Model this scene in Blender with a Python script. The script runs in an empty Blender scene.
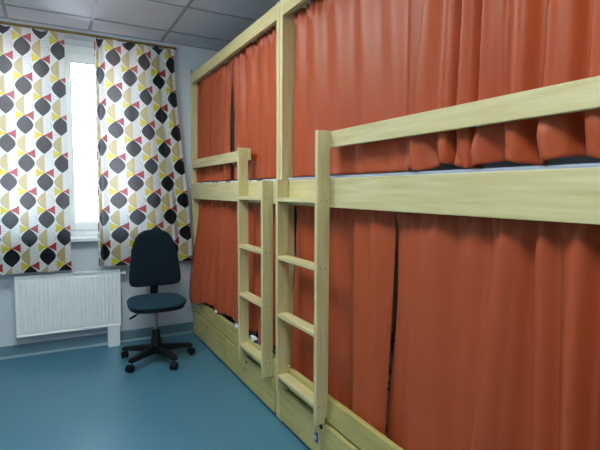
import bpy, bmesh, math, random
from mathutils import Vector, Matrix
random.seed(7)
PI = math.pi
scene = bpy.context.scene
C = scene.collection

# ------------------------------------------------------------------ room measures (metres)
EYE = 1.4            # eye height
BX = 1.192           # front plane of the bunks
WY = 4.46            # inside face of window wall
CZ = 2.76            # ceiling
XL, XR = -1.45, 2.12
YB = -1.7

# ------------------------------------------------------------------ materials
def lin(c):
    return tuple(((v/255)/12.92 if v/255 <= .04045 else ((v/255+.055)/1.055)**2.4) for v in c)

def newmat(name):
    m = bpy.data.materials.new(name); m.use_nodes = True
    nt = m.node_tree; b = nt.nodes['Principled BSDF']
    return m, nt, b

def N(nt, t, **k):
    n = nt.nodes.new(t)
    for a, v in k.items(): setattr(n, a, v)
    return n

def mixc(nt, fac, a, b, mode='MIX'):
    n = N(nt, 'ShaderNodeMix', data_type='RGBA', blend_type=mode)
    for sock, val in ((n.inputs[0], fac), (n.inputs[6], a), (n.inputs[7], b)):
        if hasattr(val, 'is_output'): nt.links.new(val, sock)
        elif isinstance(val, (int, float)): sock.default_value = val
        else: sock.default_value = (*val[:3], 1)
    return n.outputs[2]

def ramp(nt, src, stops):
    r = N(nt, 'ShaderNodeValToRGB'); nt.links.new(src, r.inputs[0])
    e = r.color_ramp.elements
    while len(e) < len(stops): e.new(.5)
    for q, (p, c) in zip(e, stops):
        q.position = p; q.color = (c, c, c, 1) if isinstance(c, (int, float)) else (*c, 1)
    return r.outputs[0]

def coords(nt, kind='Object', scale=(1, 1, 1)):
    tc = N(nt, 'ShaderNodeTexCoord'); mp = N(nt, 'ShaderNodeMapping')
    nt.links.new(tc.outputs[kind], mp.inputs[0]); mp.inputs['Scale'].default_value = scale
    return mp.outputs[0]

def noise(nt, vec, scale=5, detail=3, rough=.5):
    n = N(nt, 'ShaderNodeTexNoise'); nt.links.new(vec, n.inputs['Vector'])
    n.inputs['Scale'].default_value = scale; n.inputs['Detail'].default_value = detail
    n.inputs['Roughness'].default_value = rough
    return n.outputs['Fac']

def bump(nt, b, h, strength=.2, dist=.01):
    n = N(nt, 'ShaderNodeBump'); nt.links.new(h, n.inputs['Height'])
    n.inputs['Strength'].default_value = strength; n.inputs['Distance'].default_value = dist
    nt.links.new(n.outputs[0], b.inputs['Normal'])

def plain(name, rgb, rough=.6, metal=0, var=.06, nscale=8, spec=None):
    m, nt, b = newmat(name)
    c = lin(rgb); v = coords(nt)
    f = noise(nt, v, nscale, 4)
    nt.links.new(mixc(nt, f, [x*(1-var) for x in c], [min(1, x*(1+var)) for x in c]), b.inputs['Base Color'])
    b.inputs['Roughness'].default_value = rough; b.inputs['Metallic'].default_value = metal
    if spec is not None: b.inputs['Specular IOR Level'].default_value = spec
    return m

def wood(name, axis, base=(216, 206, 162), dark=(194, 180, 124)):
    m, nt, b = newmat(name)
    sc = {'Y': (14, .9, 14), 'Z': (14, 14, .9)}[axis]
    v = coords(nt, 'Object', sc)
    g = noise(nt, v, 3.2, 5, .6)
    col = mixc(nt, ramp(nt, g, [(.35, 0), (.7, 1)]), lin(base), lin(dark))
    v2 = coords(nt, 'Object', (1, 1, 1))
    big = noise(nt, v2, 1.7, 2)
    col = mixc(nt, ramp(nt, big, [(.4, 0), (.65, .5)]), col, lin((204, 192, 136)))
    # knots: sparse dark ovals
    ks = {'Y': (2.6, 2.2, 6.5), 'Z': (4.2, 4.7, 1.6)}[axis]
    v3 = coords(nt, 'Object', ks)
    vo = N(nt, 'ShaderNodeTexVoronoi'); nt.links.new(v3, vo.inputs['Vector']); vo.inputs['Scale'].default_value = 1.0
    kn = ramp(nt, vo.outputs['Distance'], [(.018, 1), (.045, 0)])
    col = mixc(nt, kn, col, lin((96, 70, 38)))
    nt.links.new(col, b.inputs['Base Color'])
    b.inputs['Roughness'].default_value = .42
    bump(nt, b, g, .08, .003)
    return m

def fabric(name, rgb, dark, rough=.55, weave=900):
    m, nt, b = newmat(name)
    v = coords(nt)
    f = noise(nt, v, 5, 3); w = noise(nt, coords(nt, 'Object', (1, 1, .4)), weave, 1)
    col = mixc(nt, f, lin(dark), lin(rgb))
    nt.links.new(mixc(nt, ramp(nt, w, [(.35, 0), (.65, .25)]), col, lin([c*.82 for c in rgb])), b.inputs['Base Color'])
    b.inputs['Roughness'].default_value = rough
    b.inputs['Sheen Weight'].default_value = .03
    b.inputs['Sheen Tint'].default_value = (1, .75, .65, 1)
    b.inputs['Specular IOR Level'].default_value = .28
    bump(nt, b, noise(nt, coords(nt, 'Object', (1, 1, .6)), 9, 2), .3, .006)
    return m

M = {}
M['wood_y'] = wood('pine_along', 'Y')
M['wood_z'] = wood('pine_upright', 'Z')
M['wood_base'] = wood('birch_drawer', 'Y', (194, 182, 114), (170, 154, 86))
M['orange'] = fabric('orange_satin', (182, 84, 47), (168, 74, 41), .45)
M['white_paint'] = plain('white_enamel', (240, 246, 248), .3, var=.01)
M['pvc'] = plain('white_pvc', (232, 240, 244), .3, var=.02)
M['dark_plastic'] = plain('black_plastic', (14, 16, 20), .5, spec=.25)
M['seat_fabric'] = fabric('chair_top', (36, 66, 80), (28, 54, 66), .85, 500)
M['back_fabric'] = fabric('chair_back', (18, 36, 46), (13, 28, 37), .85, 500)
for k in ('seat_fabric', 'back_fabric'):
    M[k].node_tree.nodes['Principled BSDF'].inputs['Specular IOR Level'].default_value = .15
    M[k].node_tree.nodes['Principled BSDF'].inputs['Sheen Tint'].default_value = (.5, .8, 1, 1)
M['steel'] = plain('steel', (170, 175, 178), .3, 1)
M['brass'] = plain('antique_brass', (128, 108, 62), .38, .8)
M['mattress'] = plain('grey_mattress', (150, 160, 182), .8)
M['gap_shade'] = plain('gap_shade_dark', (46, 44, 36), .8)  # shade of the deep gap at the bed base, put into the colour
M['blue_plastic'] = plain('blue_tag', (30, 62, 150), .35)
M['paper'] = plain('tag_paper', (220, 225, 230), .6)
M['skirting'] = plain('vinyl_upstand', (104, 134, 152), .4)
M['skirt_line'] = plain('vinyl_weld', (150, 180, 192), .4)

def m_sheet():
    m, nt, b = newmat('patterned_sheet')
    v = coords(nt, 'Object', (1, 1, 1))
    n = noise(nt, v, 13, 1)
    nt.links.new(mixc(nt, ramp(nt, n, [(.56, 0), (.6, 1)]), lin((205, 215, 228)), lin((40, 52, 88))), b.inputs['Base Color'])
    b.inputs['Roughness'].default_value = .8
    return m
M['sheet'] = m_sheet()

def m_wall():
    m, nt, b = newmat('painted_wall')
    v = coords(nt); n = noise(nt, v, 90, 4); n2 = noise(nt, v, 1.2, 2)
    nt.links.new(mixc(nt, n2, lin((196, 206, 216)), lin((206, 216, 226))), b.inputs['Base Color'])
    b.inputs['Roughness'].default_value = .75
    bump(nt, b, n, .12, .003)
    return m
M['wall'] = m_wall()

def m_floor():
    m, nt, b = newmat('blue_vinyl')
    v = coords(nt)
    n = noise(nt, v, 160, 3, .7); n2 = noise(nt, v, 2.2, 3)
    col = mixc(nt, n2, lin((60, 114, 138)), lin((68, 122, 146)))
    col = mixc(nt, ramp(nt, n, [(.42, 0), (.62, .55)]), col, lin((98, 148, 168)))
    col = mixc(nt, ramp(nt, noise(nt, v, 240, 2, .6), [(.55, 0), (.68, .5)]), col, lin((34, 80, 104)))
    nt.links.new(col, b.inputs['Base Color'])
    nt.links.new(ramp(nt, n2, [(.3, .3), (.8, .42)]), b.inputs['Roughness'])
    bump(nt, b, n, .05, .001)
    return m
M['floor'] = m_floor()

def m_ceiling():
    m, nt, b = newmat('mineral_tile')
    v = coords(nt); n = noise(nt, v, 220, 3, .7)
    nt.links.new(mixc(nt, ramp(nt, n, [(.4, 0), (.6, 1)]), lin((212, 214, 222)), lin((226, 228, 234))), b.inputs['Base Color'])
    b.inputs['Roughness'].default_value = .9
    bump(nt, b, n, .2, .002)
    return m
M['ceiling'] = m_ceiling()
M['grid'] = plain('ceiling_grid_metal', (150, 158, 168), .5)

def m_emit(name, rgb, s):
    m, nt, b = newmat(name)
    b.inputs['Base Color'].default_value = (.8, .8, .8, 1)
    b.inputs['Emission Color'].default_value = (*rgb, 1); b.inputs['Emission Strength'].default_value = s
    return m
LAMP = 20
M['lamp'] = m_emit('lamp_diffuser', (.92, 1.0, .96), LAMP)

def m_glass():
    m, nt, b = newmat('window_glass')
    out = nt.nodes['Material Output']
    t = N(nt, 'ShaderNodeBsdfTransparent'); g = N(nt, 'ShaderNodeBsdfGlossy'); g.inputs['Roughness'].default_value = .02
    fr = N(nt, 'ShaderNodeFresnel'); fr.inputs[0].default_value = 1.45
    mx = N(nt, 'ShaderNodeMixShader')
    nt.links.new(fr.outputs[0], mx.inputs[0]); nt.links.new(t.outputs[0], mx.inputs[1]); nt.links.new(g.outputs[0], mx.inputs[2])
    nt.links.new(mx.outputs[0], out.inputs[0])
    return m
M['glass'] = m_glass()

CELL_U, CELL_V = .128, .152
def m_print():
    """ogee print: checkerboard of dark and beige/white drops, yellow and red half-diamonds between"""
    m, nt, b = newmat('retro_drop_print')
    L = nt.links
    def mth(op, a, c=None, clamp=False):
        n = N(nt, 'ShaderNodeMath', operation=op, use_clamp=clamp)
        for i, v in enumerate((a, c)):
            if v is None: continue
            if hasattr(v, 'is_output'): L.new(v, n.inputs[i])
            else: n.inputs[i].default_value = v
        return n.outputs[0]
    uv = N(nt, 'ShaderNodeUVMap'); sep = N(nt, 'ShaderNodeSeparateXYZ'); L.new(uv.outputs[0], sep.inputs[0])
    U, V = sep.outputs[0], sep.outputs[1]     # already in cell units
    def cell(a):
        f = mth('FLOOR', mth('ADD', a, .5)); return f, mth('SUBTRACT', a, f)
    iu, fu = cell(U); iv, fv = cell(V)
    par = mth('ABSOLUTE', mth('MODULO', mth('ADD', iu, mth('ADD', iv, 200.0)), 2.0))       # 0/1
    au = mth('ABSOLUTE', fu); av = mth('ABSOLUTE', mth('ADD', fv, -.03))
    w = mth('MAXIMUM', mth('SUBTRACT', 1.0, mth('POWER', mth('MULTIPLY', av, 1/.5), 1.75)), .001)
    g = mth('DIVIDE', mth('MULTIPLY', au, 2.0), w)
    incell = mth('LESS_THAN', g, .92)
    outline = mth('MULTIPLY', mth('LESS_THAN', g, .98), mth('GREATER_THAN', g, .90))
    inter = mth('GREATER_THAN', g, 1.38)
    right = mth('GREATER_THAN', fu, 0.0)
    # corner lattice
    cu = mth('FLOOR', U); cv = mth('FLOOR', V)
    cpar = mth('ABSOLUTE', mth('MODULO', mth('ADD', cu, mth('ADD', cv, 200.0)), 2.0))
    cfu = mth('SUBTRACT', mth('SUBTRACT', U, cu), .5)
    cright = mth('GREATER_THAN', cfu, 0.0)
    cleft = mth('SUBTRACT', 1.0, cright)
    white = lin((220, 224, 224))
    wn = N(nt, 'ShaderNodeTexWave', wave_type='BANDS', bands_direction='Y'); L.new(uv.outputs[0], wn.inputs[0])
    wn.inputs['Scale'].default_value = 2.6; wn.inputs['Distortion'].default_value = 1.5; wn.inputs['Detail'].default_value = 2
    hatch = mth('MULTIPLY', mth('GREATER_THAN', wn.outputs['Fac'], .72), .30)
    hat = mixc(nt, hatch, white, lin((120, 120, 120)))
    black = mixc(nt, mth('MULTIPLY', mth('GREATER_THAN', wn.outputs['Fac'], .75), .25), lin((8, 11, 18)), lin((36, 40, 46)))
    beige = lin((184, 168, 118))
    pale = mixc(nt, right, beige, hat)
    dropc = mixc(nt, par, black, pale)
    col = mixc(nt, incell, white, dropc)
    col = mixc(nt, mth('MULTIPLY', mth('MULTIPLY', outline, par), .55), col, lin((120, 112, 90)))
    # interstices
    even = mth('SUBTRACT', 1.0, cpar)
    yel = mth('MULTIPLY', mth('MULTIPLY', cpar, cright), inter)
    red = mth('MULTIPLY', mth('MULTIPLY', even, cleft), inter)
    oth = mth('SUBTRACT', inter, mth('ADD', yel, red), True)
    col = mixc(nt, yel, col, lin((206, 192, 24)))
    col = mixc(nt, red, col, lin((164, 40, 50)))
    col = mixc(nt, oth, col, hat)
    L.new(col, b.inputs['Base Color']); b.inputs['Roughness'].default_value = .9; b.inputs['Specular IOR Level'].default_value = .05
    tr = N(nt, 'ShaderNodeBsdfTranslucent'); L.new(mixc(nt, .20, col, (1, 1, 1)), tr.inputs[0])
    mx = N(nt, 'ShaderNodeMixShader'); mx.inputs[0].default_value = .24
    L.new(b.outputs[0], mx.inputs[1]); L.new(tr.outputs[0], mx.inputs[2])
    L.new(mx.outputs[0], nt.nodes['Material Output'].inputs[0])
    return m
M['print'] = m_print()

# ------------------------------------------------------------------ object helpers
ORG = {}
def thing(name, label, cat, loc=(0, 0, 0), group=None):
    o = bpy.data.objects.new(name, None); C.objects.link(o); o.location = loc
    o.empty_display_size = .1
    o['label'] = label; o['category'] = cat
    if group: o['group'] = group
    ORG[o.name] = Vector(loc)
    return o

def obj(name, bm, mat, parent=None, org=None, label=None, smooth=False, bevel=0, seg=2):
    """link one mesh object; the bmesh is in world coordinates"""
    o_ = ORG[parent.name] if parent else Vector(org or (0, 0, 0))
    bmesh.ops.translate(bm, verts=bm.verts, vec=-o_)
    bmesh.ops.recalc_face_normals(bm, faces=bm.faces)
    me = bpy.data.meshes.new(name); bm.to_mesh(me); bm.free()
    o = bpy.data.objects.new(name, me); C.objects.link(o)
    me.materials.append(M[mat] if isinstance(mat, str) else mat)
    if smooth:
        for p in me.polygons: p.use_smooth = True
    if parent: o.parent = parent
    else: o.location = o_
    ORG[o.name] = o_
    if bevel:
        md = o.modifiers.new('bevel', 'BEVEL'); md.width = bevel; md.segments = seg; md.limit_method = 'ANGLE'; md.angle_limit = .6
    if label: o['label'] = label
    return o

def struct(name, bm, mat, **k):
    o = obj(name, bm, mat, **k); o['kind'] = 'structure'; return o

def tag(o, label, cat, group=None):
    o['label'] = label; o['category'] = cat
    if group: o['group'] = group
    return o

def box(bm, a, b):
    a, b = Vector(a), Vector(b)
    r = bmesh.ops.create_cube(bm, size=1)
    bmesh.ops.scale(bm, verts=r['verts'], vec=(abs(b.x-a.x), abs(b.y-a.y), abs(b.z-a.z)))
    bmesh.ops.translate(bm, verts=r['verts'], vec=(a+b)/2)
    return bm
def B(a, b): return box(bmesh.new(), a, b)

def tube(bm, pts, r, n=12, cap=True):
    pts = [Vector(p) for p in pts]
    rs = r if isinstance(r, (list, tuple)) else [r]*len(pts)
    rings = []; up = None
    for i, p in enumerate(pts):
        d = (pts[min(i+1, len(pts)-1)]-pts[max(i-1, 0)]).normalized()
        if up is None:
            up = d.orthogonal().normalized()
        else:
            up = (up - d*up.dot(d)).normalized()
        s = d.cross(up)
        rings.append([bm.verts.new(p+(up*math.cos(2*PI*k/n)+s*math.sin(2*PI*k/n))*rs[i]) for k in range(n)])
    for a, b in zip(rings, rings[1:]):
        for k in range(n): bm.faces.new((a[k], a[(k+1) % n], b[(k+1) % n], b[k]))
    if cap: bm.faces.new(rings[0]); bm.faces.new(rings[-1])
    return bm

def ring(bm, c, R, r, ax='y', n=24, m=8, a0=0, a1=2*PI):
    c = Vector(c); full = abs(a1-a0-2*PI) < 1e-6
    rings = []
    for i in range(n if full else n+1):
        a = a0+(a1-a0)*i/n
        e = {'y': Vector((math.cos(a), 0, math.sin(a))), 'x': Vector((0, math.cos(a), math.sin(a)))}[ax]
        w = {'y': Vector((0, 1, 0)), 'x': Vector((1, 0, 0))}[ax]
        rings.append([bm.verts.new(c+e*R+(e*math.cos(2*PI*k/m)+w*math.sin(2*PI*k/m))*r) for k in range(m)])
    L = len(rings)
    for i in range(L if full else L-1):
        a, b = rings[i], rings[(i+1) % L]
        for k in range(m): bm.faces.new((a[k], a[(k+1) % m], b[(k+1) % m], b[k]))
    if not full: bm.faces.new(rings[0]); bm.faces.new(rings[-1])
    return bm

def sphere(bm, c, r, sc=(1, 1, 1), u=16, v=10):
    q = bmesh.ops.create_uvsphere(bm, u_segments=u, v_segments=v, radius=r)
    bmesh.ops.scale(bm, verts=q['verts'], vec=sc); bmesh.ops.translate(bm, verts=q['verts'], vec=c)
    return bm

# ------------------------------------------------------------------ the setting
struct('floor', B((XL-.1, YB-.1, -.1), (XR+.1, WY+.3, 0)), 'floor')
struct('wall_left', B((XL-.1, YB, 0), (XL, WY, CZ+.1)), 'wall')
struct('wall_right', B((XR, YB, 0), (XR+.1, WY, CZ+.1)), 'wall')
struct('wall_front', B((XL-.1, YB-.1, 0), (XR+.1, YB, CZ+.1)), 'wall')
WX0, WX1, WZ0, WZ1 = -.60, .80, .985, 2.665      # window opening
bm = bmesh.new()
box(bm, (XL-.1, WY, 0), (WX0, WY+.30, CZ+.1)); box(bm, (WX1, WY, 0), (XR+.1, WY+.30, CZ+.1))
box(bm, (WX0, WY, 0), (WX1, WY+.30, WZ0)); box(bm, (WX0, WY, WZ1), (WX1, WY+.30, CZ+.1))
struct('wall_back', bm, 'wall')

# ceiling slab with a suspended tile grid
GX, GY = .932, 4.135
struct('ceiling', B((XL-.1, YB-.1, CZ), (XR+.1, WY+.3, CZ+.1)), 'ceiling')
bm = bmesh.new()
x = GX-.6*4
while x < XR:
    if x > XL: box(bm, (x-.012, YB, CZ-.006), (x+.012, WY, CZ+.002))
    x += .6
y = GY
while y > YB:
    box(bm, (XL, y-.012, CZ-.0055), (XR, y+.012, CZ+.002)); y -= .6
box(bm, (XL, WY-.02, CZ-.0065), (XR, WY, CZ+.002)); box(bm, (XR-.02, YB, CZ-.0065), (XR, WY, CZ+.002)); box(bm, (XL, YB, CZ-.0065), (XL+.02, WY, CZ+.002))
struct('trim_1', bm, 'grid')

# vinyl upstand
def skirt(name, a, b):
    o = struct(name, B(a, b), 'skirting', bevel=.004); return o
skirt('baseboard_back', (XL, WY-.014, 0), (XR, WY, .105))
skirt('baseboard_left', (XL, YB, 0), (XL+.014, WY-.014, .105))
struct('trim_2', B((XL+.014, WY-.024, 0), (1.18, WY-.014, .022)), 'skirt_line', bevel=.003)

# window: frame, mullion, two sashes, panes, sill
FY0, FY1 = WY+.15, WY+.22
bm = bmesh.new()
box(bm, (WX0, FY0, WZ0), (WX0+.06, FY1, WZ1)); box(bm, (WX1-.06, FY0, WZ0), (WX1, FY1, WZ1))
box(bm, (WX0+.06, FY0, WZ0), (WX1-.06, FY1, WZ0+.06)); box(bm, (WX0+.06, FY0, WZ1-.075), (WX1-.06, FY1, WZ1))
box(bm, (.045, FY0, WZ0+.06), (.118, FY1, WZ1-.075))
win = struct('window_1', bm, 'pvc', bevel=.005)
for x0, x1 in ((WX0+.06, .045), (.118, WX1-.06)):
    bm = bmesh.new(); z0, z1 = WZ0+.06, WZ1-.075; t = .062; ya, yb = FY0-.018, FY0+.04
    box(bm, (x0-.008, ya, z0-.008), (x0+t, yb, z1+.008)); box(bm, (x1-t, ya, z0-.008), (x1+.008, yb, z1+.008))
    box(bm, (x0+t, ya, z0-.008), (x1-t, yb, z0+t)); box(bm, (x0+t, ya, z1-t*1.2), (x1-t, yb, z1+.008))
    s = obj('sash', bm, 'pvc', win, bevel=.006)
    bm = bmesh.new(); g = .006
    box(bm, (x0+t, ya+.012, z0+t), (x0+t+g, ya+.02, z1-t*1.2)); box(bm, (x1-t-g, ya+.012, z0+t), (x1-t, ya+.02, z1-t*1.2))
    box(bm, (x0+t, ya+.012, z0+t), (x1-t, ya+.02, z0+t+g)); box(bm, (x0+t, ya+.012, z1-t*1.2-g), (x1-t, ya+.02, z1-t*1.2))
    obj('gasket', bm, 'mattress', s)
    obj('pane', B((x0+t, FY0+.008, z0+t), (x1-t, FY0+.014, z1-t*1.2)), 'glass', s)
struct('trim_3', B((WX0-.03, WY-.075, WZ0-.034), (WX1+.03, FY0, WZ0+.002)), 'pvc', bevel=.006)   # sill board

# ------------------------------------------------------------------ ceiling lamps (behind and above the viewer's field)
def lamp(x, y, label):
    t = thing('ceiling_light', label, 'ceiling light', (x, y, CZ), 'ceiling lights')
    h = .30
    obj('housing', B((x-h, y-h, CZ-.030), (x+h, y+h, CZ-.0045)), 'white_paint', t, bevel=.004)
    obj('diffuser', B((x-h+.012, y-h+.012, CZ-.095), (x+h-.012, y+h-.012, CZ-.0305)), 'lamp', t, bevel=.012)
lx = GX-.9
for y, lb in ((GY-1.5, 'square ceiling light panel nearer the window'), (GY-3.9, 'square ceiling light panel farther from the window')):
    lamp(lx+.3*0, y, lb)

# ------------------------------------------------------------------ curtain cloth
def smooth(a, b, t):
    t = max(0, min(1, (t-a)/(b-a))); return t*t*(3-2*t)

def prof(keys):
    """fold profile through (s, offset) keys, cosine-eased"""
    ks = sorted(keys)
    def f(s):
        if s <= ks[0][0]: return ks[0][1]
        for (a, va), (b, vb) in zip(ks, ks[1:]):
            if s <= b:
                t = (s-a)/(b-a); t = t*t*(3-2*t); return va+(vb-va)*t
        return ks[-1][1]
    return f

def slant(L):
    """folds that run at a slant: (bearing at top, bearing at hem, offset at top, offset at hem)"""
    cache = {}
    def f(s, v):
        if v not in cache:
            t = smooth(-.1, 1.1, v)
            cache[v] = prof([(bearing(a)*(1-v)+bearing(b)*v, c*(1-t)+d*t) for a, b, c, d in L])
        g = cache[v]
        return sum(g(s+d)*w for d, w in ((-.010, .12), (-.005, .22), (0, .32), (.005, .22), (.010, .12)))
    return f

def wavy(seed, per, amp):
    """irregular fold profile"""
    r = random.Random(seed); ph = [r.uniform(0, 6.28) for _ in range(5)]
    def f(s):
        w = s+ .18*per*math.sin(2*PI*s/(per*3.1)+ph[0])+.12*per*math.sin(2*PI*s/(per*1.7)+ph[3])
        a = .75+.35*math.sin(2*PI*s/(per*4.3)+ph[1])
        return amp*(a*math.sin(2*PI*w/per+ph[2])+.12*math.sin(2*PI*s/(per*.53)+ph[4]))
    return f

def sheet(fn, nu, nv, uvfn=None):
    bm = bmesh.new(); uvl = bm.loops.layers.uv.new('UVMap') if uvfn else None
    g = [[bm.verts.new(fn(i/nu, j/nv)) for i in range(nu+1)] for j in range(nv+1)]
    for j in range(nv):
        for i in range(nu):
            f = bm.faces.new((g[j][i], g[j][i+1], g[j+1][i+1], g[j+1][i]))
            if uvfn:
                for lp, (a, b) in zip(f.loops, ((i, j), (i+1, j), (i+1, j+1), (i, j+1))):
                    lp[uvl].uv = uvfn(a/nu, b/nv)
    return bm

def bed_curtain(y0, y1, zt, zb, xt, xb, top, bot, label, group, edge0=None, edge1=None, gather=.012, gper=.05, hem=None, mid=None, nu=None, nv=70):
    """orange curtain from y0 (near) to y1 (far), zt down to zb; profile offsets push into the room (-x)"""
    nu = nu or int(abs(y1-y0)/.006)
    ph = random.uniform(0, 6)
    def fn(u, v):
        a0 = y0+(edge0(v) if edge0 else 0); a1 = y1+(edge1(v) if edge1 else 0)
        y = a0+(a1-a0)*u
        s = y0+(y1-y0)*u
        t = smooth(0, .9, v)
        if bot is None: off = top(y, v)
        else: off = top(s)*(1-t)+bot(s)*t
        off = .036*math.tanh(2.1*off/.036)*(.35+.65*smooth(0, .12, v))
        gs = (1-smooth(0.0, .13, v))
        off += gather*gs*math.sin(2*PI*(s+.01*math.sin(s*31))/gper+ph)
        if mid: off += mid(s, v)
        x = xt+(xb(s) if callable(xb) else xb - 0)*0 + ((xb(s) if callable(xb) else xb)-xt)*smooth(.0, 1, v)*1.0 - off
        z = zt+(zb-zt)*v
        z += .007*(1-smooth(0, .05, v))*math.sin(2*PI*s/gper*1.0+ph+1)
        if hem: z += hem(s)*smooth(.7, 1, v)
        return Vector((x, y, z))
    bm = sheet(fn, nu, nv)
    o = obj('curtain', bm, 'orange', org=(xt, (y0+y1)/2, zb), smooth=True)
    md = o.modifiers.new('thickness', 'SOLIDIFY'); md.thickness = .002; md.offset = 0
    tag(o, label, 'curtain', group)
    return o

def bearing(px, x=BX+.060):
    """y on the curtain plane for a compass bearing seen from the viewpoint"""
    return x/math.tan(.4918+math.atan((px-300)/463.8))

G_ORANGE = 'orange privacy curtains on the bunk beds'
# --- near bed, upper berth
K = lambda L: prof([(bearing(p), o) for p, o in L])
near_f = slant([(283, 283, 0.0000, -0.0022), (291, 289, -0.0066, 0.0033), (296, 298, 0.0077, 0.0055), (303, 306, -0.0044, -0.0044), (311, 318, 0.0088, 0.0077), (321, 326, -0.0077, -0.0055), (333, 340, 0.0077, 0.0077), (346, 352, -0.0066, -0.0055), (357, 366, 0.0055, 0.0066), (370, 382, -0.0022, -0.0022), (386, 396, 0.0044, 0.0044), (399, 402, 0.0000, 0.0000), (430, 408, 0.0066, 0.0055)])
def stitch(s, v):
    # the sewn side hem leaves one straight crease
    y = s-(.16*(1-v)+.01)*(1-(s-1.437))
    return -.010*math.exp(-((y-1.452)/.005)**2)*(1-smooth(.7, .85, v))
bed_curtain(1.437, 2.440, 2.403, 1.480, BX+.072, BX+.072, near_f, None,
            'orange upper curtain just right of the twin posts, smooth folds', G_ORANGE, gper=.055,
            edge0=lambda v: -.16*(1-v)-.01, mid=stitch, nu=330)
far_f = slant([(424, 404, -.004, .0), (432, 415, .020, .020), (446, 436, .006, .004), (455, 449, .018, .020), (459.5, 453, -.026, -.026), (464.5, 458, .020, .024), (473, 470, .016, .012), (477, 474, -.030, -.032), (484, 480, .022, .026), (500, 498, .006, -.006), (520, 515, .020, .016), (536, 533, -.014, -.026), (553, 546, .022, .030), (568, 562, .012, .006), (580, 577, -.026, -.028), (592, 590, .020, .026), (625, 625, -.01, -.01), (660, 660, .015, .02)])
def ruffle(s, v):
    # cloth crumples where it is pressed between guard rail and mattress
    k = smooth(.80, .93, v)
    return k*(.013*math.sin(s*47+v*14)+.009*math.sin(s*93+v*34+1.3)*math.sin(s*13))
bed_curtain(.515, 1.445, 2.403, 1.492, BX+.060, BX+.062, far_f, None,
            'orange upper curtain at the right edge, deep folds and a crumpled hem', G_ORANGE, gper=.07,
            edge1=lambda v: -.11*(1-v), mid=ruffle, hem=lambda s: .010*math.sin(s*27)-.004)
# --- near bed, lower berth
l1 = slant([(283, 283, 0, -.01), (293, 291, -.012, .008), (302, 300, .012, -.012), (313, 314, -.01, -.002), (324, 326, .012, -.004), (335, 335, .0, -.022), (344, 346, -.014, -.016), (356, 362, .006, .016), (366, 372, -.002, .012), (374, 381, .014, .020), (386, 386, .002, .008), (394, 389, -.006, -.004)])
bed_curtain(1.520, 2.440, 1.345, .278, BX+.074, BX+.074, l1, None,
            'orange lower curtain behind and right of the near ladder', G_ORANGE, gper=.045, gather=.010,
            edge0=lambda v: .035*v, hem=lambda s: .003*math.sin(s*11))
l2 = slant([(394, 387, -.010, -.012), (403, 397, .006, -.016), (418, 416, .004, .010), (436, 440, .014, .010), (454, 458, -.004, .0), (472, 468, .008, .0), (490, 473, -.004, .002), (509, 483, .020, .028), (520, 504, .002, .004), (530, 538, -.028, -.032), (541, 555, .024, .024), (557, 570, -.004, -.006), (582, 566+14, .022, .028), (600, 594, -.014, -.024), (640, 640, .02, .02)])
bed_curtain(.515, 1.525, 1.345, .285, BX+.074, BX+.074, l2, None,
            'broad orange lower curtain at the right edge, below the wide plank', G_ORANGE, gper=.06,
            edge1=lambda v: -.012*smooth(0, .3, v)+.060*smooth(.35, .95, v), hem=lambda s: .012*math.sin(s*17+1))
# --- far bed, upper berth
bed_curtain(3.40, 4.395, 2.403, 1.480, BX+.062, BX+.062, wavy(3, .17, .010), wavy(4, .19, .010),
            'orange upper curtain nearest the window', G_ORANGE, gper=.06, edge0=lambda v: .055*smooth(.08, .6, v), mid=lambda s, v: ruffle(s*.8, v)*.7)
bed_curtain(2.540, 3.395, 2.403, 1.480, BX+.060, BX+.060, wavy(9, .19, .012), wavy(10, .21, .014),
            'orange upper curtain between the dark slit and the twin posts', G_ORANGE, gper=.06, edge1=lambda v: -.03*smooth(.08, .5, v))
# --- far bed, lower berth
far_x = lambda s: BX+.026-.074*smooth(3.6, 4.4, s)
bed_curtain(2.775, 4.405, 1.345, .378, BX+.066, far_x, wavy(14, .15, .010), wavy(15, .21, .013),
            'orange lower curtain nearest the window, hem pushed out over the drawer rail', G_ORANGE, gper=.05,
            hem=lambda s: .016*math.sin(s*13+.6)+.012-.045*smooth(3.85, 4.35, s), mid=lambda s, v: .006*math.sin(s*40)*v)
bed_curtain(2.545, 2.765, 1.345, .378, BX+.066, BX+.045, wavy(21, .12, .012), wavy(22, .16, .018),
            'narrow orange lower curtain between the far ladder and the twin posts', G_ORANGE, gper=.05,
            hem=lambda s: .015*math.sin(s*15))

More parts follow.
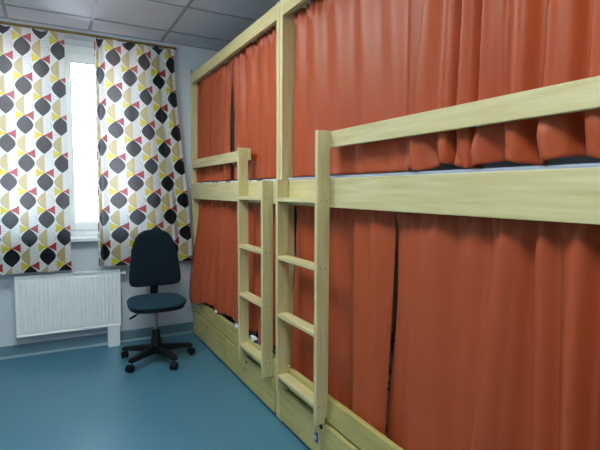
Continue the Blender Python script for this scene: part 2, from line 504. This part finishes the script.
# ------------------------------------------------------------------ bunk beds
DEP = .90
ZT0, ZT1 = 2.396, 2.484
def bunk(ya, yb, ladder, near_first, label, name='bunk_bed'):
    """ya near end, yb far end"""
    t = thing(name, label, 'bunk bed', (BX+DEP/2, (ya+yb)/2, 0), 'pine bunk beds')
    T = .036; W = .085
    xb = BX+DEP
    def part(n, a, b, mat='wood_y', bev=.003, **k): return obj(n, B(a, b), mat, t, bevel=bev, **k)
    for y in (ya, yb-T):
        part('post', (BX, y, 0), (BX+W, y+T, ZT1+.004), 'wood_z')
        part('post', (xb-W, y, 0), (xb, y+T, ZT1+.004), 'wood_z')
    y0, y1 = ya+T, yb-T
    part('top_rail', (BX, y0, ZT0), (BX+.03, y1, ZT1)); part('top_rail', (xb-.03, y0, ZT0), (xb, y1, ZT1))
    for y in (ya, yb-T): part('end_rail', (BX+W, y, ZT0), (xb-W, y+T, ZT1))
    for y in (ya, yb-T):
        part('end_rail', (BX+W, y, 1.32), (xb-W, y+T, 1.46)); part('end_rail', (BX+W, y, .235), (xb-W, y+T, .362))
    part('side_plank', (BX, y0, 1.319), (BX+.03, y1, 1.461)); part('side_plank', (xb-.03, y0, 1.319), (xb, y1, 1.461))
    part('base_rail', (BX, y0, .238), (BX+.03, y1, .362), 'wood_base'); part('base_rail', (xb-.03, y0, .238), (xb, y1, .362), 'wood_base')
    part('platform', (BX+.03, y0, 1.325), (xb-.03, y1, 1.343)); part('platform', (BX+.03, y0, .242), (xb-.03, y1, .26))
    part('gap_shade', (BX+.035, y0, 0), (BX+.055, y1, .238), 'gap_shade', 0)  # added dark board standing in for the shadow behind and below the drawers
    # curtain wires hidden behind the rails
    obj('curtain_rod', tube(bmesh.new(), [(BX+.070, y0, 2.43), (BX+.070, y1, 2.43)], .005, 8), 'steel', t)
    # ladder
    la, lb = ladder; xf = BX-.070; S = .028
    tall_near = near_first
    for y, tall in ((la, tall_near), (lb, not tall_near)):
        st = obj('ladder_stile', B((xf, y, .236), (BX, y+S, 1.688 if tall else 1.462)), 'wood_z', t, bevel=.003)
        if y == la:
            for zr in (1.350, 1.020, .688, .328):
                for dx in (.02, .05):
                    bm = tube(bmesh.new(), [(xf+dx, y-.0006, zr), (xf+dx, y+.003, zr)], .0028, 10)
                    obj('screw', bm, 'dark_plastic', st)
    for zr in (1.350, 1.020, .688, .328):
        part('ladder_rung', (xf+.001, la+S, zr-.011), (BX-.002, lb, zr+.011))
    # guard rail runs from the tall stile to the post away from the ladder
    if tall_near: part('guard_rail', (BX, y0, 1.607), (BX+.022, la+S+.004, 1.685))
    else: part('guard_rail', (BX, lb-.006, 1.607), (BX+.022, y1, 1.685))
    # drawers
    m = (y0+y1)/2
    for i, (a, b) in enumerate(((y0, m-.003), (m+.003, y1))):
        d = part('drawer', (BX-.016 if near_first else BX-.012, a+.002, .022), (BX+.010, b-.002, .228), 'wood_base', .006 if near_first else .003)
        yc = (a+b)/2; xq = BX-.016 if near_first else BX-.012
        if near_first and i == 1:
            yc = 1.955
            obj('lock', tube(bmesh.new(), [(xq, yc, .202), (xq-.006, yc, .202)], .011, 20), 'dark_plastic', d, label='round black drawer lock')
        else:
            obj('lock', tube(bmesh.new(), [(xq, yc, .190), (xq-.004, yc, .190)], .009, 16), 'dark_plastic', d, smooth=True)
            bm = tube(bmesh.new(), [(xq-.003, yc-.022, .150), (xq-.022, yc-.022, .145), (xq-.026, yc, .132), (xq-.022, yc+.022, .145), (xq-.003, yc+.022, .150)], .0028, 8)
            obj('handle', bm, 'steel', d, smooth=True, label='small metal ring pull')
    return t
bedA = bunk(2.493, 4.437, (2.575, 2.977), False, 'light pine bunk bed standing by the window')
bedB = bunk(.480, 2.487, (1.919, 2.363), True, 'light pine bunk bed nearer the viewer, running out of the right edge')
obj('bolt', tube(bmesh.new(), [(BX+.012, 4.42, 2.486), (BX+.012, 4.42, 2.535)], .004, 8), 'dark_plastic', bedA, label='dark bolt sticking up from the far post')

# mattresses
def mattress(y0, y1, z0, z1, mat, label, grp, dx=.125):
    bm = B((BX+dx, y0, z0), (BX+DEP-.05, y1, z1))
    o = obj('mattress', bm, mat, org=(BX+.45, (y0+y1)/2, z0), bevel=.008, seg=3, smooth=True)
    return tag(o, label, 'mattress', grp)
mattress(.53, 2.44, 1.343, 1.474, 'mattress', 'grey upper mattress showing as a sliver above the near bed plank', 'upper mattresses', .031)
mattress(2.55, 4.39, 1.343, 1.472, 'sheet', 'pale upper mattress peeking out above the far bed plank', 'upper mattresses', .031)
mattress(.53, 2.44, .26, .43, 'sheet', 'lower mattress in white and navy sheet, near bed, seen under the curtain corner', 'lower mattresses')
mattress(2.55, 4.39, .26, .43, 'sheet', 'lower mattress in white and navy sheet peeking under the far bed curtain', 'lower mattresses')

# sheet edges spilling over the far bed's rail
low = [o for o in C.objects if o.get('group') == 'lower mattresses' and o.location.y > 3][0]
for y, L, zz in ((3.71, .13, .372), (3.25, .16, .371), (2.90, .22, .370)):
    n = 16; pts = []; rr = []
    for i in range(n+1):
        q = i/n; e = math.sin(PI*q)**.5
        pts.append((BX+.014+.006*math.sin(q*9), y+L*(q-.5), zz+.010*e+.004*math.sin(q*13))); rr.append(.003+.014*e*(1+.2*math.sin(q*17)))
    obj('sheet_fold', tube(bmesh.new(), pts, rr, 14), 'sheet', low, smooth=True)

# key and blue tag hanging from the near drawer lock
kx, ky = BX-.024, 1.955
t = thing('key_tag', 'blue plastic key tag hanging from the black drawer lock under the near ladder', 'key tag', (kx-.006, ky, .13))
bm = tube(bmesh.new(), [(kx-.012, ky, .202), (kx+.002, ky, .202)], .002, 8); ring(bm, (kx-.016, ky, .202), .008, .0016, 'x'); 
obj('key', bm, 'steel', t, smooth=True)
bm = ring(bmesh.new(), (kx-.017, ky+.004, .186), .011, .0010, 'x'); obj('ring', bm, 'steel', t, smooth=True)
fob = obj('fob', B((kx-.0205, ky-.006, .122), (kx-.0135, ky+.022, .176)), 'blue_plastic', t, bevel=.004, seg=3)
obj('paper_label', B((kx-.0212, ky+.003, .138), (kx-.0200, ky+.013, .160)), 'paper', fob)

# ------------------------------------------------------------------ curtain rod and printed curtains
RZ, RY = 2.684, WY-.115
rod = thing('curtain_rod', 'antique brass curtain rod above the window', 'curtain rod', (.2, RY, RZ))
sag = lambda x: RZ+.006*math.cos((x-.2)*1.9)-.003
obj('pole', tube(bmesh.new(), [(x/20, RY, sag(x/20)) for x in range(-22, 21)], .0115, 14), 'brass', rod, smooth=True)
for s, x in ((1, 1.0), (-1, -1.1)):
    bm = tube(bmesh.new(), [(x+s*d, RY, sag(x)) for d in (-.005, .005, .010, .016, .028, .042, .052)], [.0115, .0165, .0145, .009, .017, .010, .002], 14)
    obj('finial', bm, 'brass', rod, smooth=True)
for x in (-1.0, .44, .94):
    bm = tube(bmesh.new(), [(x, WY, RZ-.01), (x, WY-.004, RZ-.01)], .02, 16); tube(bm, [(x, WY-.002, RZ-.01), (x, RY, RZ-.012)], .005, 8)
    ring(bm, (x, RY, sag(x)), .0125, .003, 'x')
    obj('bracket', bm, 'brass', rod, smooth=True)

def win_curtain(x0, x1, zt, zb, folds_t, folds_b, u0, v0, label, x0b=0, x1b=0, yoff=0, ring_xs=(), cu=CELL_U):
    nu, nv = 220, 110
    def pos(u, v):
        a = x0+x0b*smooth(0, 1, v); b = x1+x1b*smooth(0, 1, v)
        x = a+(b-a)*u; s = x0+(x1-x0)*u
        t = smooth(0, 1, v)
        off = folds_t(s)*(1-t)+folds_b(s)*t
        ys = RY-.004+yoff*smooth(.05, .5, v)
        z = zt+(zb-zt)*v + (.006*math.sin(s*52) if v == 0 else 0)
        return Vector((x, ys-off, z))
    # unfolded width along the middle height
    acc = [0.0]
    for i in range(nu):
        acc.append(acc[-1]+(pos((i+1)/nu, .5)-pos(i/nu, .5)).length)
    def uvf(u, v): return ((acc[round(u*nu)])/cu+u0, (zt+(zb-zt)*v)/CELL_V+v0)
    bm = sheet(pos, nu, nv, uvf)
    o = obj('printed_curtain', bm, 'print', org=((x0+x1)/2, RY, zb), smooth=True)
    tag(o, label, 'curtain', 'white curtains with the drop print')
    for x in ring_xs:
        k = ring(bmesh.new(), (x, RY, sag(x)-.004), .017, .0018, 'x'); 
        obj('curtain_ring', k, 'brass', o, smooth=True)
    return o
PX = lambda p: (RY)*math.tan(.4918+math.atan((p-300)/463.8))     # x on the rod plane for a bearing
f1 = prof([(-.86, .01), (-.75, -.012), (-.62, .014), (-.50, -.010), (-.38, .012), (-.27, -.006), (-.15, .010), (-.04, -.008), (.05, .010), (.133, -.006)])
f1b = prof([(-.86, .012), (-.74, -.02), (-.60, .022), (-.48, -.014), (-.36, .016), (-.20, -.010), (-.04, .014), (.08, -.004), (.133, .006)])
win_curtain(-.86, .133, 2.668, .722, f1, f1b, .45, -.575, 'flat-hanging drop-print curtain left of the window gap', ring_xs=(-.8, -.66, -.52, -.38, -.25, -.12, 0, .11))
P = lambda L: prof([(PX(p), o*1.3) for p, o in L])
f2 = P([(95, .0), (99, .022), (103, -.022), (108, .014), (118, .018), (128, -.012), (136, .020), (146, .010), (153, -.024), (159, .020), (163, -.028), (169, .024), (174, .004)])
f2b = P([(95, .0), (99, .024), (103, -.034), (109, .020), (122, .010), (132, -.014), (142, .022), (150, .006), (157, -.030), (162, .026), (167, -.030), (172, .022), (174, .018)])
win_curtain(PX(95)+.025, 1.02, 2.668, .735, f2, f2b, .42, -.575, 'more tightly gathered drop-print curtain right of the window gap', x0b=-.01, x1b=.135, ring_xs=(.37, .46, .55, .64, .73, .82, .91, .99), cu=.150)

# ------------------------------------------------------------------ radiator
rx0, rx1, rz0, rz1 = -.286, .520, .188, .688
ry = WY-.105          # front face
t = thing('radiator', 'white ribbed panel radiator under the window', 'radiator', ((rx0+rx1)/2, WY-.06, rz0))
# fluted front panel
nf = 24; span = rx1-rx0-.05
pts = []
for i in range(nf):
    a = rx0+.025+span*i/nf; w = span/nf
    pts += [(a, 0), (a+w*.18, .010), (a+w*.62, .010), (a+w*.80, 0)]
pts.append((rx1-.025, 0))
bm = bmesh.new()
rows = [(rz0+.012, 0), (rz0+.030, 0), (rz0+.038, 1), (rz1-.048, 1), (rz1-.040, 0), (rz1-.012, 0)]
g = [[bm.verts.new((px, ry+.010-d*k, z)) for px, d in [(rx0+.004, 0)]+pts+[(rx1-.004, 0)]] for z, k in rows]
for a, b in zip(g, g[1:]):
    for i in range(len(a)-1): bm.faces.new((a[i], a[i+1], b[i+1], b[i]))
box(bm, (rx0+.004, ry+.012, rz0+.012), (rx1-.004, ry+.018, rz1-.012))
obj('front_panel', bm, 'white_paint', t)
obj('back_panel', B((rx0+.01, WY-.04, rz0+.01), (rx1-.01, WY-.028, rz1-.03)), 'white_paint', t)
for x in (rx0, rx1-.004): obj('side_cover', B((x, ry+.002, rz0), (x+.004, WY-.03, rz1)), 'white_paint', t, bevel=.002)
bm = B((rx0, ry, rz1-.008), (rx1, ry+.012, rz1)); box(bm, (rx0, WY-.04, rz1-.008), (rx1, WY-.03, rz1))
for i in range(41):
    x = rx0+.01+(rx1-rx0-.024)*i/40; box(bm, (x, ry+.012, rz1-.007), (x+.008, WY-.04, rz1-.002))
obj('top_grille', bm, 'white_paint', t)
obj('bottom_rail', B((rx0, ry, rz0), (rx1, ry+.012, rz0+.014)), 'white_paint', t, bevel=.003)
bm = tube(bmesh.new(), [(rx1-.002, ry+.04, .655), (rx1+.030, ry+.04, .655)], .010, 12); tube(bm, [(rx1+.030, ry+.04, .655), (rx1+.05, ry+.04, .655)], .016, 14)
obj('valve', bm, 'white_paint', t, smooth=True)
for x in (rx0+.12, rx1-.12): obj('wall_bracket', B((x, WY-.03, rz0+.05), (x+.03, WY, rz1-.06)), 'steel', t)
o = obj('pipe_cover', B((.408, WY-.10, 0), (.508, WY-.0145, rz0-.002)), 'white_paint', org=(.455, WY-.06, 0), bevel=.003)
tag(o, 'white box casing over the pipes from radiator down to floor', 'pipe cover')

# ------------------------------------------------------------------ office chair
cx, cy = .724, 3.845
ch = thing('office_chair', 'dark blue swivel office chair on black castors, turned to face the room', 'office chair', (cx, cy, 0))
def pad(outline, thick, frame, bulge=.012, round_=.35, rings=7):
    """upholstered pad: closed outline (2D), thickness, frame maps (a,b,h)->world"""
    bm = bmesh.new(); L = []
    n = len(outline); ca = sum(p[0] for p in outline)/n; cb = sum(p[1] for p in outline)/n
    R = max(math.hypot(a-ca, b-cb) for a, b in outline)
    def add(k, h): L.append([bm.verts.new(frame(ca+(a-ca)*k, cb+(b-cb)*k, h)) for a, b in outline])
    r = thick*round_
    add(.25, bulge*.3+0); L[-1]; 
    seq = [(.6, 0)]+[(1-(1-math.sin(q*PI/2/rings))*r/R, r*(1-math.cos(q*PI/2/rings))) for q in range(rings+1)]
    L.clear(); bm.clear()
    for k, h in [(.0001, -bulge), (.35, -bulge*.9), (.65, -bulge*.6), (.85, -bulge*.2)]: add(k, thick*0+ -h*-1 if False else h)
    for k, h in seq[1:]: add(k, h)
    for k, h in reversed(seq[1:]): add(k, thick-h)
    for k, h in [(.85, thick+bulge*.2), (.65, thick+bulge*.6), (.35, thick+bulge*.9), (.0001, thick+bulge)]: add(k, h)
    for a, b in zip(L, L[1:]):
        for i in range(n): bm.faces.new((a[i], a[(i+1) % n], b[(i+1) % n], b[i]))
    bmesh.ops.remove_doubles(bm, verts=bm.verts, dist=1e-4)
    return bm
def superell(w, d, e=3.2, n=56, taper=0):
    out = []
    for i in range(n):
        a = 2*PI*i/n; c, s = math.cos(a), math.sin(a)
        x = abs(c)**(2/e)*(1 if c >= 0 else -1)*w; y = abs(s)**(2/e)*(1 if s >= 0 else -1)*d
        out.append((x*(1+taper*y/d), y))
    return out
# seat: front toward viewer (-y)
sx, sy, sz = cx, cy-.03, .476
seat_out = superell(.224, .212, 2.9, taper=-.05)
def seatf(a, b, h):
    dip = -.025*smooth(.10, .22, -b)          # waterfall front edge
    return Vector((sx+a, sy+b, sz+h+dip*(h/.075)))
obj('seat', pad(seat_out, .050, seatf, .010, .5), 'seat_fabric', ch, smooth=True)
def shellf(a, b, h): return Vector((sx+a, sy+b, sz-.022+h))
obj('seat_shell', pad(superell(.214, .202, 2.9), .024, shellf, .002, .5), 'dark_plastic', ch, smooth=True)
# backrest
ow = [(-.150, 0), (-.198, .012), (-.214, .045), (-.214, .09), (-.208, .15), (-.198, .22), (-.190, .29), (-.176, .35), (-.154, .405), (-.122, .448), (-.075, .474), (0, .484)]
half = []
for (a, b), (c, d) in zip(ow, ow[1:]):
    for q in range(3): half.append((a+(c-a)*q/3, b+(d-b)*q/3))
half.append(ow[-1])
out_b = half+[(-a, b) for a, b in reversed(half[:-1])]
bz, by = .582, cy+.175; bx = cx+.040
def backf(a, b, h):
    lean = .10*b; curve = -.10*a*a*6*.5 - .0
    return Vector((bx+a, by+lean+h+curve, bz+b))
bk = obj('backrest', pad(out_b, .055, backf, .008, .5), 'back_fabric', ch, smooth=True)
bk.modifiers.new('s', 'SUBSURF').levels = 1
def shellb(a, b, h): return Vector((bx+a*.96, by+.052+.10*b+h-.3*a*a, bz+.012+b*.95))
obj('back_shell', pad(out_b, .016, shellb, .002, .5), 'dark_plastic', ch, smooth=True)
# back bar (curved flat steel in plastic sleeve)
bm = bmesh.new()
path = [(cy+.02, .435), (cy+.13, .435), (cy+.20, .440), (cy+.245, .465), (cy+.257, .50), (cy+.258, .60), (cy+.262, .72)]
prev = None
for i, (y, z) in enumerate(path):
    y2, z2 = path[min(i+1, len(path)-1)]; y1, z1 = path[max(i-1, 0)]
    d = Vector((0, y2-y1, z2-z1)).normalized(); nrm = Vector((0, -d.z, d.y))
    c = Vector((cx+.040*smooth(.40, .52, z), y, z)); w = .033
    q = [bm.verts.new(c+Vector((sx_*w, 0, 0))+nrm*sn*.009) for sx_, sn in ((-1, -1), (1, -1), (1, 1), (-1, 1))]
    if prev:
        for k in range(4): bm.faces.new((prev[k], prev[(k+1) % 4], q[(k+1) % 4], q[k]))
    else: bm.faces.new(q)
    prev = q
bm.faces.new(prev)
obj('back_bar', bm, 'dark_plastic', ch, bevel=.004)
obj('mechanism', B((cx-.075, cy-.10, .420), (cx+.075, cy+.09, .453)), 'dark_plastic', ch, bevel=.008)
bm = tube(bmesh.new(), [(cx-.07, cy-.05, .436), (cx-.13, cy-.06, .428), (cx-.165, cy-.065, .414)], .005, 8)
tube(bm, [(cx-.155, cy-.063, .419), (cx-.175, cy-.067, .408), (cx-.215, cy-.072, .390)], [.006, .010, .008], 10)
obj('lever', bm, 'dark_plastic', ch, smooth=True)
obj('gas_lift', tube(bmesh.new(), [(cx, cy, .20), (cx, cy, .43)], .014, 20), 'steel', ch, smooth=True)
bm = tube(bmesh.new(), [(cx, cy, z) for z in (.075, .10, .13, .19, .20, .255, .262)], [.055, .054, .044, .040, .034, .031, .020], 24)
obj('column', bm, 'dark_plastic', ch, smooth=True)
for k in range(5):
    a = math.radians(-71+72*k); d = Vector((math.cos(a), math.sin(a), 0)); s = Vector((-d.y, d.x, 0)); c0 = Vector((cx, cy, 0))
    bm = bmesh.new(); prev = None
    for r, zt, zb, w in ((.02, .135, .072, .036), (.10, .126, .078, .033), (.20, .114, .078, .029), (.275, .104, .074, .025), (.296, .096, .078, .018)):
        q = [bm.verts.new(c0+d*r+s*w*u+Vector((0, 0, z))) for u, z in ((-1, zb), (1, zb), (.7, zt), (-.7, zt))]
        if prev:
            for j in range(4): bm.faces.new((prev[j], prev[(j+1) % 4], q[(j+1) % 4], q[j]))
        else: bm.faces.new(q)
        prev = q
    bm.faces.new(prev)
    leg = obj('base_leg', bm, 'dark_plastic', ch, bevel=.004)
    c = c0+d*.272; ca = a+.9*((k % 3)-1); e = Vector((math.cos(ca), math.sin(ca), 0)); w = Vector((-e.y, e.x, 0))
    wc = c+e*.018
    bm = tube(bmesh.new(), [c+Vector((0, 0, .045)), c+Vector((0, 0, .085))], .006, 10)
    for sgn in (-1, 1):
        p = wc+Vector((0, 0, .030))
        tube(bm, [p+w*sgn*.006, p+w*sgn*.009, p+w*sgn*.022, p+w*sgn*.026], [.024, .030, .030, .025], 22)
    # hood
    tube(bm, [wc+Vector((0, 0, .03))-w*.007, wc+Vector((0, 0, .03))+w*.007], .024, 16)
    obj('castor', bm, 'dark_plastic', leg, smooth=False)

# ------------------------------------------------------------------ outside
M['out_wall'] = plain('pale_pink_render', (232, 206, 200), .9)
M['out_win'] = plain('grey_window', (150, 160, 175), .4)
M['snow'] = plain('snowy_yard', (235, 238, 242), .9)
o = struct('ground', B((-60, WY+3, -8.2), (60, 90, -8)), 'snow')
t = thing('apartment_building', 'pale apartment block faintly seen through the window gap', 'building', (-4, 32, -8))
obj('wall', B((-16, 30, -8), (3.2, 40, 1.3)), 'out_wall', t)
for i in range(8):
    for j in range(3):
        x = -14.5+i*2.2; z = -6.4+j*2.8
        obj('window', B((x, 29.93, z), (x+1.2, 30.02, z+1.5)), 'out_win', t)
obj('roof', B((-16.4, 29.6, 1.3), (3.6, 40.4, 1.7)), 'out_win', t)

# ------------------------------------------------------------------ world, camera, view
w = bpy.data.worlds.new('World'); scene.world = w; w.use_nodes = True
bg = w.node_tree.nodes['Background']
sk = w.node_tree.nodes.new('ShaderNodeTexSky'); sk.sky_type = 'NISHITA'; sk.sun_disc = False
sk.sun_elevation = math.radians(35); sk.sun_rotation = math.radians(180); sk.dust_density = 4; sk.air_density = 1.0
mx = w.node_tree.nodes.new('ShaderNodeMix'); mx.data_type = 'RGBA'; mx.inputs[0].default_value = .75
w.node_tree.links.new(sk.outputs[0], mx.inputs[6]); mx.inputs[7].default_value = (.86, .96, 1.0, 1)
w.node_tree.links.new(mx.outputs[2], bg.inputs[0]); bg.inputs[1].default_value = 5.5

cam = bpy.data.cameras.new('camera'); co = bpy.data.objects.new('camera', cam); C.objects.link(co)
yaw, pitch, roll = .491826, .0739349, .0044013
f = Vector((math.sin(yaw)*math.cos(pitch), math.cos(yaw)*math.cos(pitch), -math.sin(pitch)))
r = Vector((math.cos(yaw), -math.sin(yaw), 0)); u = r.cross(f)
r2 = r*math.cos(roll)+u*math.sin(roll); u2 = -r*math.sin(roll)+u*math.cos(roll)
m = Matrix((r2, u2, -f)).transposed().to_4x4(); m.translation = (0, 0, EYE)
co.matrix_world = m
cam.sensor_width = 36; cam.lens = 36*463.76/600; cam.clip_start = .02; cam.clip_end = 300
scene.camera = co
vs = scene.view_settings
vs.view_transform = 'Standard'; vs.look = 'None'; vs.gamma = 1; vs.use_curve_mapping = False
vs.exposure = 0.5
